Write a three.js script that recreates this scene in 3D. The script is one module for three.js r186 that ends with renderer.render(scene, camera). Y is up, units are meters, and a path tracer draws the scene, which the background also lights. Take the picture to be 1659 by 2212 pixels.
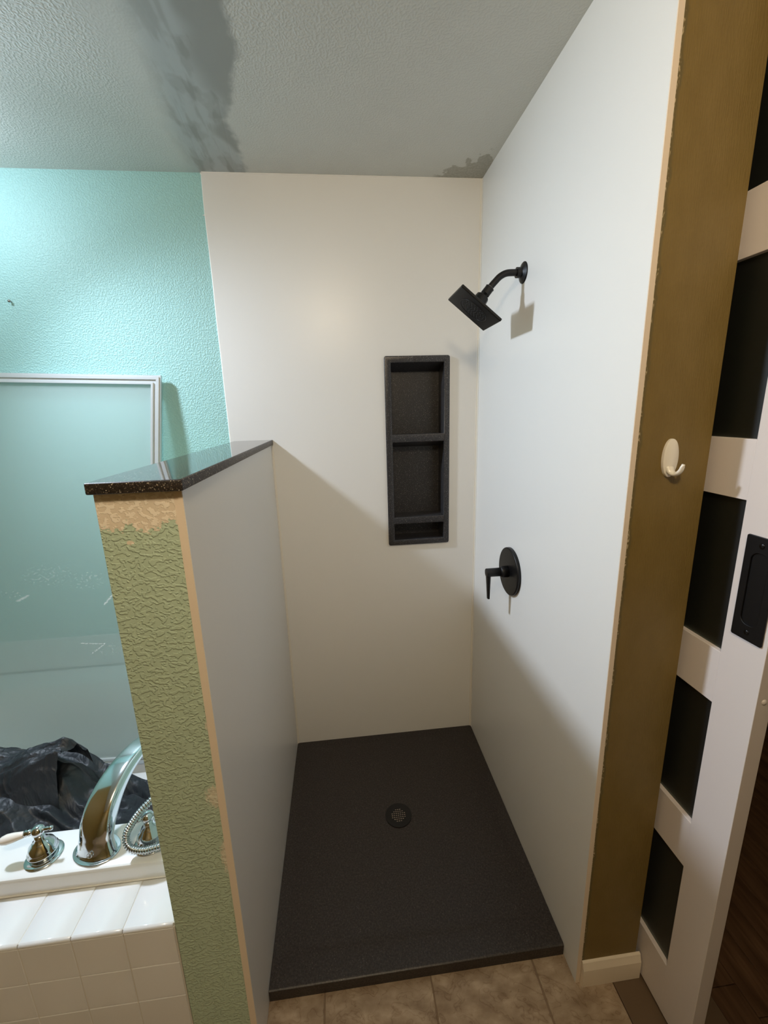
import * as THREE from 'three';
import { RoundedBoxGeometry } from 'three/addons/geometries/RoundedBoxGeometry.js';
import { ConvexGeometry } from 'three/addons/geometries/ConvexGeometry.js';
import { mergeGeometries, mergeVertices, toCreasedNormals } from 'three/addons/utils/BufferGeometryUtils.js';
import { ImprovedNoise } from 'three/addons/math/ImprovedNoise.js';

// ---------------------------------------------------------------- camera, exposure, lamps
const scene = new THREE.Scene();
scene.background = new THREE.Color(0x000000);
const camera = new THREE.PerspectiveCamera(2 * Math.atan(1106 / 918.664) * 180 / Math.PI, 1659 / 2212, 0.02, 30);
camera.rotation.order = 'YXZ';
camera.position.set(-0.5897, 1.6012, 1.7941);
camera.rotation.set(-0.2335, -0.1004, -0.0295);
const renderer = new THREE.WebGLRenderer({ antialias: true });
renderer.toneMapping = THREE.LinearToneMapping;
renderer.toneMappingExposure = 1.0;
renderer.shadowMap.enabled = true;
const COOL = { pos: [-1.82, 2.33, 0.42], aim: [-0.55, 0.72, 1.12], color: [0.86, 0.98, 1.15], power: 8.4, glow: 0.5 };   // swivel spot on the ceiling over the tub
const WARM = { pos: [-0.62, 2.36, 2.02], color: [1.0, 0.81, 0.56], power: 3.0 };                                             // flush lamp in the middle of the bathroom ceiling

// ---------------------------------------------------------------- measures of the room (metres)
const H = 2.44, W = 0.864, DP = 0.918, DW = 0.983, TE = 0.1744, XL = -2.54, ZR = 3.30, XS = -1.0225;
const HW_L = -1.010, HW_Z = 1.034, CAP_T = 1.499, PAN_H = 0.040;

// ---------------------------------------------------------------- helpers
let seed = 12345;
const rnd = () => { seed = (seed * 1664525 + 1013904223) >>> 0; return seed / 4294967296; };
const R = (a, b) => a + (b - a) * rnd();
const perlin3 = new ImprovedNoise();
const clamp = (x, a = 0, b = 1) => Math.min(b, Math.max(a, x));
const ss = (a, b, x) => { const t = clamp((x - a) / (b - a)); return t * t * (3 - 2 * t); };
const mix = (a, b, t) => a + (b - a) * t;
const PERM = new Uint8Array(512); { const p = [...Array(256).keys()]; for (let i = 255; i > 0; i--) { const j = Math.floor(rnd() * (i + 1)); [p[i], p[j]] = [p[j], p[i]]; } for (let i = 0; i < 512; i++) PERM[i] = p[i & 255]; }
const GX = new Float32Array(256), GY = new Float32Array(256); for (let i = 0; i < 256; i++) { const a = i / 256 * Math.PI * 2; GX[i] = Math.cos(a); GY[i] = Math.sin(a); }
// gradient noise with period px, py (in cells), -1..1
function pn(x, y, px = 256, py = 256, s = 0) {
  const xi = Math.floor(x), yi = Math.floor(y), fx = x - xi, fy = y - yi;
  const x0 = ((xi % px) + px) % px, x1 = (x0 + 1) % px, y0 = ((yi % py) + py) % py, y1 = (y0 + 1) % py;
  const u = fx * fx * fx * (fx * (fx * 6 - 15) + 10), v = fy * fy * fy * (fy * (fy * 6 - 15) + 10);
  const h = (a, b) => PERM[(PERM[(a + s) & 255] + b) & 255];
  const g = (k, dx, dy) => GX[k] * dx + GY[k] * dy;
  const a = g(h(x0, y0), fx, fy), b = g(h(x1, y0), fx - 1, fy), c = g(h(x0, y1), fx, fy - 1), d = g(h(x1, y1), fx - 1, fy - 1);
  return 1.5 * mix(mix(a, b, u), mix(c, d, u), v);
}
function fbm(x, y, oct, px, py, s = 0) { let a = 0, w = 0.5, f = 1; for (let i = 0; i < oct; i++) { a += w * pn(x * f, y * f, px * f, py * f, s + i * 17); w *= 0.5; f *= 2; } return a; }
// colour texture: fn(u, v) gives [r, g, b] in sRGB 0..255; v runs upwards
function colourTex(w, h, fn, wrap = true) {
  const d = new Uint8Array(w * h * 4);
  for (let j = 0; j < h; j++) for (let i = 0; i < w; i++) { const c = fn((i + 0.5) / w, (j + 0.5) / h), k = (j * w + i) * 4; d[k] = clamp(c[0], 0, 255); d[k + 1] = clamp(c[1], 0, 255); d[k + 2] = clamp(c[2], 0, 255); d[k + 3] = 255; }
  return finish(new THREE.DataTexture(d, w, h), wrap, true);
}
function greyTex(w, h, fn, wrap = true) {
  const d = new Uint8Array(w * h * 4);
  for (let j = 0; j < h; j++) for (let i = 0; i < w; i++) { const c = clamp(fn((i + 0.5) / w, (j + 0.5) / h)) * 255, k = (j * w + i) * 4; d[k] = d[k + 1] = d[k + 2] = c; d[k + 3] = 255; }
  return finish(new THREE.DataTexture(d, w, h), wrap, false);
}
function finish(t, wrap, srgb) {
  t.wrapS = t.wrapT = wrap ? THREE.RepeatWrapping : THREE.ClampToEdgeWrapping;
  t.magFilter = THREE.LinearFilter; t.minFilter = THREE.LinearMipmapLinearFilter; t.generateMipmaps = true;
  if (srgb) t.colorSpace = THREE.SRGBColorSpace; t.needsUpdate = true; return t;
}
// uv = (world coordinate - origin) / size, chosen by the way each face points
function uvWorld(g, size = 1, o = [0, 0, 0], sizeV = size) {
  if (g.index) g = g.toNonIndexed();
  const p = g.attributes.position, n = g.attributes.normal, uv = new Float32Array(p.count * 2);
  for (let i = 0; i < p.count; i += 3) {
    let nx = 0, ny = 0, nz = 0; for (let k = 0; k < 3; k++) { nx += n.getX(i + k); ny += n.getY(i + k); nz += n.getZ(i + k); }
    nx = Math.abs(nx); ny = Math.abs(ny); nz = Math.abs(nz);
    for (let k = 0; k < 3; k++) {
      const x = p.getX(i + k) - o[0], y = p.getY(i + k) - o[1], z = p.getZ(i + k) - o[2];
      const [a, b] = ny >= nx && ny >= nz ? [x, z] : nz >= nx ? [x, y] : [z, y];
      uv[(i + k) * 2] = a / size; uv[(i + k) * 2 + 1] = b / sizeV;
    }
  }
  g.setAttribute('uv', new THREE.BufferAttribute(uv, 2)); return g;
}
const used = {};
function numbered(n) { if (!(n in used)) { used[n] = 0; return n; } used[n]++; return n + '_' + String(used[n]).padStart(3, '0'); }
function mesh(name, geo, mat, parent = scene) {
  if (!geo.attributes.uv) geo.setAttribute('uv', new THREE.BufferAttribute(new Float32Array(geo.attributes.position.count * 2), 2));
  const m = new THREE.Mesh(geo, mat); m.name = parent === scene ? numbered(name) : name; m.castShadow = m.receiveShadow = true; parent.add(m); return m;
}
function thing(name, label, category, pos = [0, 0, 0], group) {
  const g = new THREE.Group(); g.name = numbered(name); g.position.set(...pos); g.userData = { label, category }; if (group) g.userData.group = group; scene.add(g); return g;
}
function tag(o, label, category, group) { o.userData.label = label; o.userData.category = category; if (group) o.userData.group = group; return o; }
function struct(o, label, category) { o.userData.kind = 'structure'; if (label) o.userData.label = label; if (category) o.userData.category = category; return o; }
const box = (x0, x1, y0, y1, z0, z1, r = 0, seg = 2) => {
  const g = r ? new RoundedBoxGeometry(x1 - x0, y1 - y0, z1 - z0, seg, r) : new THREE.BoxGeometry(x1 - x0, y1 - y0, z1 - z0);
  return g.translate((x0 + x1) / 2, (y0 + y1) / 2, (z0 + z1) / 2);
};
// box with small flat chamfers on every edge (44 triangles)
function chamferBox(w, h, d, c) {
  const pts = []; for (const sx of [-1, 1]) for (const sy of [-1, 1]) for (const sz of [-1, 1]) {
    const x = sx * w / 2, y = sy * h / 2, z = sz * d / 2;
    pts.push(new THREE.Vector3(x - sx * c, y - sy * c, z), new THREE.Vector3(x - sx * c, y, z - sz * c), new THREE.Vector3(x, y - sy * c, z - sz * c));
  }
  return new ConvexGeometry(pts);
}
const merge = a => mergeGeometries(a.map(g => { g = g.index ? g.toNonIndexed() : g; for (const k of Object.keys(g.attributes)) if (!['position', 'normal', 'uv'].includes(k)) g.deleteAttribute(k); if (!g.attributes.uv) g.setAttribute('uv', new THREE.BufferAttribute(new Float32Array(g.attributes.position.count * 2), 2)); return g; }));
const lathe = (pts, seg = 40) => new THREE.LatheGeometry(pts.map(p => new THREE.Vector2(p[0], p[1])), seg);
function rectShape(x0, x1, y0, y1, r = 0) {
  const s = new THREE.Shape();
  if (!r) { s.moveTo(x0, y0); s.lineTo(x1, y0); s.lineTo(x1, y1); s.lineTo(x0, y1); s.closePath(); return s; }
  s.moveTo(x0 + r, y0); s.lineTo(x1 - r, y0); s.absarc(x1 - r, y0 + r, r, -Math.PI / 2, 0); s.lineTo(x1, y1 - r); s.absarc(x1 - r, y1 - r, r, 0, Math.PI / 2);
  s.lineTo(x0 + r, y1); s.absarc(x0 + r, y1 - r, r, Math.PI / 2, Math.PI); s.lineTo(x0, y0 + r); s.absarc(x0 + r, y0 + r, r, Math.PI, Math.PI * 1.5); s.closePath(); return s;
}
const V3 = (...a) => new THREE.Vector3(...a);
// surface through rings (each an array of Vector3 of one length); caps close the ends
function loft(rings, closed = true, capA = false, capB = false) {
  const n = rings[0].length, pos = [], idx = [];
  for (const r of rings) for (const p of r) pos.push(p.x, p.y, p.z);
  for (let i = 0; i + 1 < rings.length; i++) for (let j = 0; j < (closed ? n : n - 1); j++) { const a = i * n + j, b = i * n + (j + 1) % n, c = a + n, d = b + n; idx.push(a, b, c, b, d, c); }
  const cap = (i, flip) => { const c = V3(); rings[i].forEach(p => c.add(p)); c.multiplyScalar(1 / n); const k = pos.length / 3; pos.push(c.x, c.y, c.z); for (let j = 0; j < n; j++) { const a = i * n + j, b = i * n + (j + 1) % n; flip ? idx.push(k, b, a) : idx.push(k, a, b); } };
  if (capA) cap(0, true); if (capB) cap(rings.length - 1, false);
  const g = new THREE.BufferGeometry(); g.setAttribute('position', new THREE.Float32BufferAttribute(pos, 3)); g.setIndex(idx); g.computeVertexNormals(); return g;
}

// ---------------------------------------------------------------- textures
const peel = greyTex(1024, 1024, (u, v) => {               // rolled orange-peel paint, one repeat is 0.55 m
  const wx = 0.35 * pn(u * 60, v * 60, 60, 60, 3), n = pn(u * 96 + wx, v * 96 - wx, 96, 96, 9) + 0.4 * pn(u * 192, v * 192, 192, 192, 21);
  return 0.25 + 0.55 * ss(-0.25, 0.45, n) + 0.1 * pn(u * 20, v * 20, 20, 20, 40);
});
// half wall front: 0.15 m wide, 1.5 m high
const HWU = 0.15, HWV = 1.5;
function mudLine(x) { return 1.412 + 0.016 * pn(x * 22, 0.5, 256, 256, 5) + 0.012 * pn(x * 70, 3.2, 256, 256, 7); }
function hwMud(x, y) {                                       // 1 skim coat, 0 paint
  const e = mudLine(x) + 0.016 * fbm(x * 130, y * 190, 3, 256, 256, 11);
  let m = ss(-0.0015, 0.0015, y - e);
  const ex = HWU - x;                                        // scuffs by the panel edge
  const spot = (cy, h, w) => ss(1, 0.55, Math.hypot((y - cy) / h, ex / w) + 0.5 * fbm(x * 240, y * 90, 3, 256, 256, 31));
  m = Math.max(m, 0.75 * spot(0.83, 0.035, 0.028), 0.8 * spot(0.67, 0.05, 0.012), 0.6 * spot(1.0, 0.012, 0.006));
  const dx = x - 0.066, dy = y - 1.388; m = Math.max(m, ss(1, 0.7, Math.hypot(dx / 0.007, dy / 0.005) + 0.4 * pn(x * 300, y * 300, 256, 256, 2)));
  return m;
}
const hwColour = colourTex(512, 2048, (u, v) => {
  const x = u * HWU, y = v * HWV, m = hwMud(x, y);
  const bl = fbm(x * 85, y * 120, 4, 256, 256, 50), flake = ss(0.02, 0.08, bl) * ss(1.49, 1.465, y + 0.012 * pn(x * 40, y * 40, 256, 256, 4));
  const tan = [mix(224, 242, flake), mix(210, 231, flake), mix(190, 214, flake)];
  const g = 5 * fbm(x * 30, y * 12, 3, 256, 256, 60), sage = [184 + g, 203 + g, 180 + g];
  return [0, 1, 2].map(i => mix(sage[i], tan[i], m));
}, false);
const hwBump = greyTex(512, 2048, (u, v) => {
  const x = u * HWU, y = v * HWV, m = hwMud(x, y);
  const w = 0.6 * pn(x * 60, y * 60, 256, 256, 70), n = pn(x * 95 + w, y * 150 + w, 256, 256, 71) + 0.5 * pn(x * 210, y * 300, 256, 256, 72);
  const paint = 0.35 + 0.5 * ss(-0.05, 0.3, n), bl = fbm(x * 85, y * 120, 4, 256, 256, 50);
  return mix(paint, 0.45 + 0.22 * ss(0.0, 0.08, bl), m * ss(1.405, 1.43, y) + 0.7 * m * (1 - ss(1.405, 1.43, y)));
}, false);
// ceiling: x from XL (2.54 m), z from 0 (2.54 m)
const CS = 2.54;
function ceilMud(x, z) {
  const j = 0.02 * fbm(x * 9, z * 9, 4, 256, 256, 80), jj = 0.014 * fbm(x * 40, z * 30, 3, 256, 256, 81);
  const l = -1.025 + 0.05 * ss(0.15, 0.6, z) + j * 0.7, r = -0.865 + 0.085 * ss(0.25, 0.6, z) + j + jj;
  const strip = ss(l - 0.05, l + 0.03, x) * ss(r + 0.018, r - 0.010, x) * ss(1.35, 1.1, z);
  const f = (x + 0.20) / 0.20, lim = 0.012 + 0.19 * Math.pow(clamp(f), 1.3) * ss(0.06, -0.02, x + 0.02) + 0.10 * fbm(x * 26, z * 26, 4, 256, 256, 83);
  const corner = ss(lim + 0.012, lim - 0.012, z) * ss(-0.205, -0.16, x) * (0.75 + 0.25 * ss(-0.12, 0.1, fbm(x * 110, z * 110, 3, 256, 256, 84)));
  return [strip, corner];
}
const ceilColour = colourTex(2048, 2048, (u, v) => {
  const x = XL + u * CS, z = v * CS, [s, c] = ceilMud(x, z);
  const b = 3 * fbm(x * 8, z * 8, 3, 256, 256, 90), base = [214 + b, 214 + b, 207 + b];
  const st = fbm(x * 26, z * 5.5, 4, 256, 256, 91), pt = fbm(x * 14 + 3, z * 9, 4, 256, 256, 92);
  let t = ss(-0.05, 0.22, st) * 0.55 + ss(0.0, 0.25, pt) * 0.45;                       // darker trowel streaks
  t = Math.max(t, 0.95 * ss(-0.895, -0.865, x + 0.05 * pn(x * 8, z * 7, 256, 256, 93)) * ss(0.08, 0.2, z + 0.1 * pn(x * 20, z * 8, 256, 256, 94)));
  const mud = [mix(188, 160, t), mix(193, 162, t), mix(191, 157, t)];
  const pc = [172, 170, 158];
  return [0, 1, 2].map(i => mix(mix(base[i], mud[i], s), pc[i], c));
}, false);
const ceilBump = greyTex(2048, 2048, (u, v) => {
  const x = XL + u * CS, z = v * CS, [s, c] = ceilMud(x, z);
  const w = 0.5 * pn(x * 60, z * 60, 256, 256, 100), n = pn(x * 185 + w, z * 165 + w, 256, 256, 101) + 0.35 * pn(x * 330, z * 330, 256, 256, 102);
  const tex = 0.3 + 0.45 * ss(-0.2, 0.4, n), soft = 1 - 0.75 * ss(-1.14, -1.04, x) * ss(-0.80, -0.86, x) - 0.45 * ss(-0.6, -0.1, x);
  const ridge = Math.max(ss(0.004, 0.0, Math.abs(x + 1.008 - 0.06 * z - 0.004 * pn(z * 9, 1, 256, 256, 103))) * ss(0.42, 0.3, z), ss(0.004, 0, Math.abs(x + 0.905 - 0.10 * z)) * ss(0.5, 0.3, z) * 0.8);
  return mix(mix(0.5, tex, soft), 0.5 + 0.05 * fbm(x * 30, z * 8, 3, 256, 256, 104), Math.max(s, c)) - 0.22 * ridge;
}, false);
// olive wall end: 0.17 m wide, 2.44 m high; worn white chips along the panel side
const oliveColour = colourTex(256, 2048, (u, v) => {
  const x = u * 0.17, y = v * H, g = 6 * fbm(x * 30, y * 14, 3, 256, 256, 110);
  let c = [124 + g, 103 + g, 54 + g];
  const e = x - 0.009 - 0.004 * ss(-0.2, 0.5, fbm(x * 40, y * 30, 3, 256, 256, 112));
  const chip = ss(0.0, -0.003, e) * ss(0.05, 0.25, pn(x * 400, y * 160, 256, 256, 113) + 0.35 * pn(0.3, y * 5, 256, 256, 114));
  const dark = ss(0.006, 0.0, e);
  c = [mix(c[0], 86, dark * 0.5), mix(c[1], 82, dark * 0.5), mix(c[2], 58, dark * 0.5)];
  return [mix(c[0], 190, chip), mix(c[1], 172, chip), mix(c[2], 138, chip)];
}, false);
function specks(size, density, base, tones, s, big = 0.22) {
  const px = new Float32Array(size * size * 3);
  for (let j = 0; j < size; j++) for (let i = 0; i < size; i++) { const n = fbm(i / size * 90, j / size * 90, 3, 90, 90, s) * 1.6, k = (j * size + i) * 3; for (let c = 0; c < 3; c++) px[k + c] = base[c] * (1 + n * 0.45); }
  const cnt = Math.floor(size * size * density);
  for (let q = 0; q < cnt; q++) {
    const t = tones[Math.floor(rnd() * tones.length)], x = Math.floor(rnd() * size), y = Math.floor(rnd() * size), r = rnd() < big ? Math.floor(R(2, 5)) : 1, a = R(0.35, 1);
    for (let dy = 0; dy < r; dy++) for (let dx = 0; dx < r; dx++) { const k = (((y + dy) % size) * size + (x + dx) % size) * 3; for (let c = 0; c < 3; c++) px[k + c] = mix(px[k + c], t[c], a); }
  }
  return colourTex(size, size, (u, v) => { const k = (Math.floor(v * size) * size + Math.floor(u * size)) * 3; return [px[k], px[k + 1], px[k + 2]]; });
}
const crinkle = greyTex(512, 512, (u, v) => {              // creased plastic film
  const w = 0.6 * pn(u * 5, v * 5, 5, 5, 210), r = (f, k) => 1 - Math.abs(pn(u * f + w, v * f - w, f, f, k)) * 1.6;
  return 0.15 + 0.5 * r(6, 211) + 0.25 * r(13, 212) + 0.1 * r(28, 213);
});
const panSpeck = specks(1024, 0.03, [45, 39, 37], [[78, 74, 72], [28, 25, 24], [98, 90, 84], [62, 64, 70]], 120);
const nicheSpeck = specks(1024, 0.03, [46, 45, 47], [[84, 82, 84], [30, 29, 30], [190, 184, 174], [66, 68, 76]], 121, 0.35);
const graniteSpeck = specks(1024, 0.05, [40, 34, 31], [[120, 104, 90], [14, 12, 11], [200, 190, 172], [84, 70, 58], [20, 16, 14]], 122, 0.6);
function stone(s) {
  return colourTex(512, 512, (u, v) => {
    const n = fbm(u * 5 + s * 3.7, v * 9 + s, 5, 256, 256, 130 + s), w = fbm(u * 3 + s, v * 4, 4, 256, 256, 140 + s), vein = Math.pow(1 - Math.abs(clamp(fbm(u * 4 + w * 2.2 + s, v * 6 + w * 2, 3, 256, 256, 150 + s) * 2.4, -1, 1)), 14);
    const t = clamp(0.5 + n * 1.0), g = 4 * pn(u * 170, v * 170, 256, 256, 160);
    return [mix(184, 138, t) - 24 * vein + g, mix(165, 117, t) - 26 * vein + g, mix(141, 93, t) - 26 * vein + g];
  }, false);
}
const stones = [0, 1, 2, 3].map(stone);
const wood = colourTex(512, 1024, (u, v) => {
  const n = fbm(u * 26, v * 3, 4, 256, 256, 170) + 0.35 * fbm(u * 90, v * 5, 2, 256, 256, 171), t = clamp(0.5 + n);
  return [mix(112, 74, t), mix(84, 52, t), mix(60, 35, t)];
});

// ---------------------------------------------------------------- materials
const std = (o) => new THREE.MeshStandardMaterial(o), phy = (o) => new THREE.MeshPhysicalMaterial(o);
const M = {
  aqua: std({ color: 0xa3d0cd, roughness: 0.5, bumpMap: peel, bumpScale: 0.0013 }),
  white: phy({ color: 0xe4e3df, roughness: 0.32, specularIntensity: 0.6 }),
  sage: std({ map: hwColour, roughness: 0.6, bumpMap: hwBump, bumpScale: 0.0021 }),
  sagePlain: std({ color: 0xb8cbb4, roughness: 0.6, bumpMap: peel, bumpScale: 0.001 }),
  ceiling: std({ map: ceilColour, roughness: 0.62, bumpMap: ceilBump, bumpScale: 0.0011 }),
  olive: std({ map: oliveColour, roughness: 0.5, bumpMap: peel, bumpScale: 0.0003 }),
  olivePlain: std({ color: 0x806b3a, roughness: 0.5, bumpMap: peel, bumpScale: 0.0003 }),
  wood: std({ color: 0xe6d6c2, roughness: 0.6 }),
  cream: std({ color: 0xe9dcc2, roughness: 0.5 }),
  caulk: std({ color: 0xeeece6, roughness: 0.45 }),
  trimWhite: std({ color: 0xe6e2d8, roughness: 0.4 }),
  base: std({ color: 0xe8dcc8, roughness: 0.38 }),
  pan: std({ map: panSpeck, roughness: 0.42, bumpMap: peel, bumpScale: 0.0002 }),
  niche: std({ map: nicheSpeck, roughness: 0.38 }),
  granite: phy({ map: graniteSpeck, roughness: 0.05, specularIntensity: 0.9 }),
  graniteEdge: std({ map: graniteSpeck, roughness: 0.45 }),
  black: std({ color: 0x0e0d0e, roughness: 0.42, metalness: 0.25 }),
  drain: std({ color: 0x060505, roughness: 0.5 }),
  blackGloss: std({ color: 0x0b0b0c, roughness: 0.25, metalness: 0.2 }),
  nozzle: std({ color: 0x5c5a58, roughness: 0.4 }),
  chrome: std({ color: 0xdfe4e8, roughness: 0.09, metalness: 1 }),
  hose: std({ color: 0xc2c6c8, roughness: 0.2, metalness: 1 }),
  porcelain: phy({ color: 0xf3ece4, roughness: 0.12, clearcoat: 0.6 }),
  aluminium: std({ color: 0xd3d8d9, roughness: 0.34, metalness: 0.4 }),
  frosted: phy({ color: 0xf2f8f7, roughness: 0.6, transmission: 0.88, thickness: 0, ior: 1.5 }),
  acrylic: phy({ color: 0xebecec, roughness: 0.14, clearcoat: 0.5 }),
  tile: phy({ color: 0xe6e7e8, roughness: 0.1, clearcoat: 0.4 }),
  grout: std({ color: 0xd6d1c8, roughness: 0.9 }),
  groutDark: std({ color: 0x8a7560, roughness: 0.9 }),
  bag: phy({ color: 0x23262b, bumpMap: crinkle, bumpScale: 0.004, roughness: 0.5, sheen: 0.6, sheenRoughness: 0.5, sheenColor: new THREE.Color(0.35, 0.36, 0.4) }),
  door: std({ color: 0xdbd2cd, roughness: 0.4 }),
  doorGlass: phy({ color: 0x9aa394, roughness: 0.5, transmission: 1, thickness: 0, ior: 1.5 }),
  hook: phy({ color: 0xf0ebe0, roughness: 0.25, clearcoat: 0.3 }),
  stones: stones.map(t => std({ map: t, roughness: 0.45 })),
  wood2: std({ map: wood, roughness: 0.45 }),
  threshold: std({ color: 0x66533f, roughness: 0.5 }),
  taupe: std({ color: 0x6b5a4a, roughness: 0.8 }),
  screw: std({ color: 0x8f8f88, roughness: 0.35, metalness: 0.9 }),
  pvc: std({ color: 0xb9a89a, roughness: 0.6 }),
};

// ---------------------------------------------------------------- room shell
{
  // back wall with the opening that takes the niche
  const s = rectShape(XL - 0.1, TE, 0, H); s.holes.push(rectShape(-0.380, -0.132, 1.034, 1.800));
  const g = uvWorld(new THREE.ExtrudeGeometry(s, { depth: 0.13, bevelEnabled: false }).translate(0, 0, -0.136), 0.55);
  struct(mesh('wall_back', g, M.aqua), 'aqua orange-peel painted wall behind the tub and shower', 'wall');
  struct(mesh('wall_left', uvWorld(box(XL - 0.1, XL, 0, H, -0.006, 1.034), 0.55), M.aqua), 'aqua painted wall at the far end of the tub', 'wall');
  struct(mesh('wall_left', uvWorld(box(XL - 0.1, XL, 0, H, 1.034, ZR), 0.55), M.olivePlain), 'olive painted wall beyond the tub', 'wall');
  struct(mesh('wall_rear', uvWorld(box(XL - 0.1, TE, 0, H, ZR, ZR + 0.1), 0.55), M.olivePlain), 'olive painted wall behind the photographer', 'wall');
  // right wall: core and its painted end
  const wr = struct(mesh('wall_right', uvWorld(box(0.006, TE, 0, H, -0.006, DW - 0.003), 0.55), M.olivePlain), 'olive painted end of the shower wall beside the sliding door', 'wall');
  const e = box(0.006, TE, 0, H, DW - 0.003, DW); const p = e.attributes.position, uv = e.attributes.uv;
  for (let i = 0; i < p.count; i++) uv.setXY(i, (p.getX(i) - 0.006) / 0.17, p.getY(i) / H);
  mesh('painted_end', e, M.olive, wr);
  struct(mesh('wall_right', uvWorld(box(0, TE, 0, H, 1.95, ZR), 0.55), M.olivePlain), 'olive painted wall on the far side of the doorway', 'wall');
  // ceiling
  const c = new THREE.BoxGeometry(TE - XL + 0.1, 0.1, ZR + 0.236); c.translate((TE + XL - 0.1) / 2, H + 0.05, (ZR - 0.036) / 2);
  const cp = c.attributes.position, cu = c.attributes.uv;
  for (let i = 0; i < cp.count; i++) cu.setXY(i, (cp.getX(i) - XL) / CS, cp.getZ(i) / CS);
  struct(mesh('ceiling', c, M.ceiling), 'off-white textured ceiling with grey patching compound strip', 'ceiling');
}
// bathroom floor: base with 12-inch stone-look tiles as pieces
{
  const f = struct(mesh('floor', box(XL - 0.1, 0.106, -0.1, -0.0035, -0.1, ZR + 0.1), M.groutDark), 'beige stone-look tile floor of the bathroom', 'floor');
  const xs = []; for (let x = -0.1; x > XL; x -= 0.305) xs.push(x);
  const zs = []; for (let z = 0.80; z < ZR; z += 0.305) zs.push(z);
  const g0 = chamferBox(0.3015, 0.006, 0.3015, 0.0012), g1 = chamferBox(0.2015, 0.006, 0.3015, 0.0012);
  for (const [g, w] of [[g0, 0.3015], [g1, 0.2015]]) { const p = g.attributes.position, uv = new Float32Array(p.count * 2); for (let i = 0; i < p.count; i++) { uv[2 * i] = clamp(p.getX(i) / 0.3015 + 0.5, 0.002, 0.998); uv[2 * i + 1] = clamp(p.getZ(i) / 0.3015 + 0.5, 0.002, 0.998); } g.setAttribute('uv', new THREE.BufferAttribute(uv, 2)); }
  let k = 0;
  for (const z of zs) {
    for (const x of xs) { const m = mesh('tile', g0, M.stones[(k++ * 7 + 3) % 4], f); m.position.set(x - 0.1525, -0.003, z + 0.1525); m.rotation.y = 0; }
    const m = mesh('tile', g1, M.stones[(k++) % 4], f); m.position.set(0.0035, -0.003, z + 0.1525);
  }
}
// room beyond the sliding door
{
  struct(mesh('floor', box(0.106, 3.0, -0.1, -0.010, -1.3, ZR + 0.1), M.groutDark), 'dark plank floor of the room beyond the sliding door', 'floor');
  const fl = scene.children[scene.children.length - 1];
  mesh('threshold', box(0.107, 0.357, -0.012, -0.001, DW - 0.04, ZR, 0.002, 1), M.threshold, fl).userData.label = 'dark brown threshold strip under the door';
  const pg = uvWorld(new RoundedBoxGeometry(0.0855, 0.01, 1.148, 1, 0.0012), 0.6);
  for (let i = 0; i < 30; i++) for (let j = 0; j < 4; j++) { const m = mesh('plank', pg, M.wood2, fl); m.position.set(0.357 + 0.0435 + i * 0.087, -0.006, -1.26 + 0.575 + j * 1.15 + ((i * 37) % 10) * 0.01); }
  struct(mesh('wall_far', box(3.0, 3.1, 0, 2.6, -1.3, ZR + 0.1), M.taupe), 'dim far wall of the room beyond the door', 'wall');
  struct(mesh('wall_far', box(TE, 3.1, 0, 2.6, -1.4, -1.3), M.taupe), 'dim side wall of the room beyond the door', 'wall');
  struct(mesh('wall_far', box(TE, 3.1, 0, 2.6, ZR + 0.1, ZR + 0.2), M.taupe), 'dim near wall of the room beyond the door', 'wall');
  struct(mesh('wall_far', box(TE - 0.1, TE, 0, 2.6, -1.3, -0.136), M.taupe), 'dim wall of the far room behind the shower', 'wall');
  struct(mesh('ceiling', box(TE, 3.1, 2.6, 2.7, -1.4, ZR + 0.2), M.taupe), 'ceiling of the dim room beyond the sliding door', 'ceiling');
  struct(mesh('trim_1', box(TE - 0.05, TE, H, 2.6, -1.3, ZR + 0.1), M.taupe), 'strip of wall between the two ceiling heights', 'trim');
}
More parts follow.
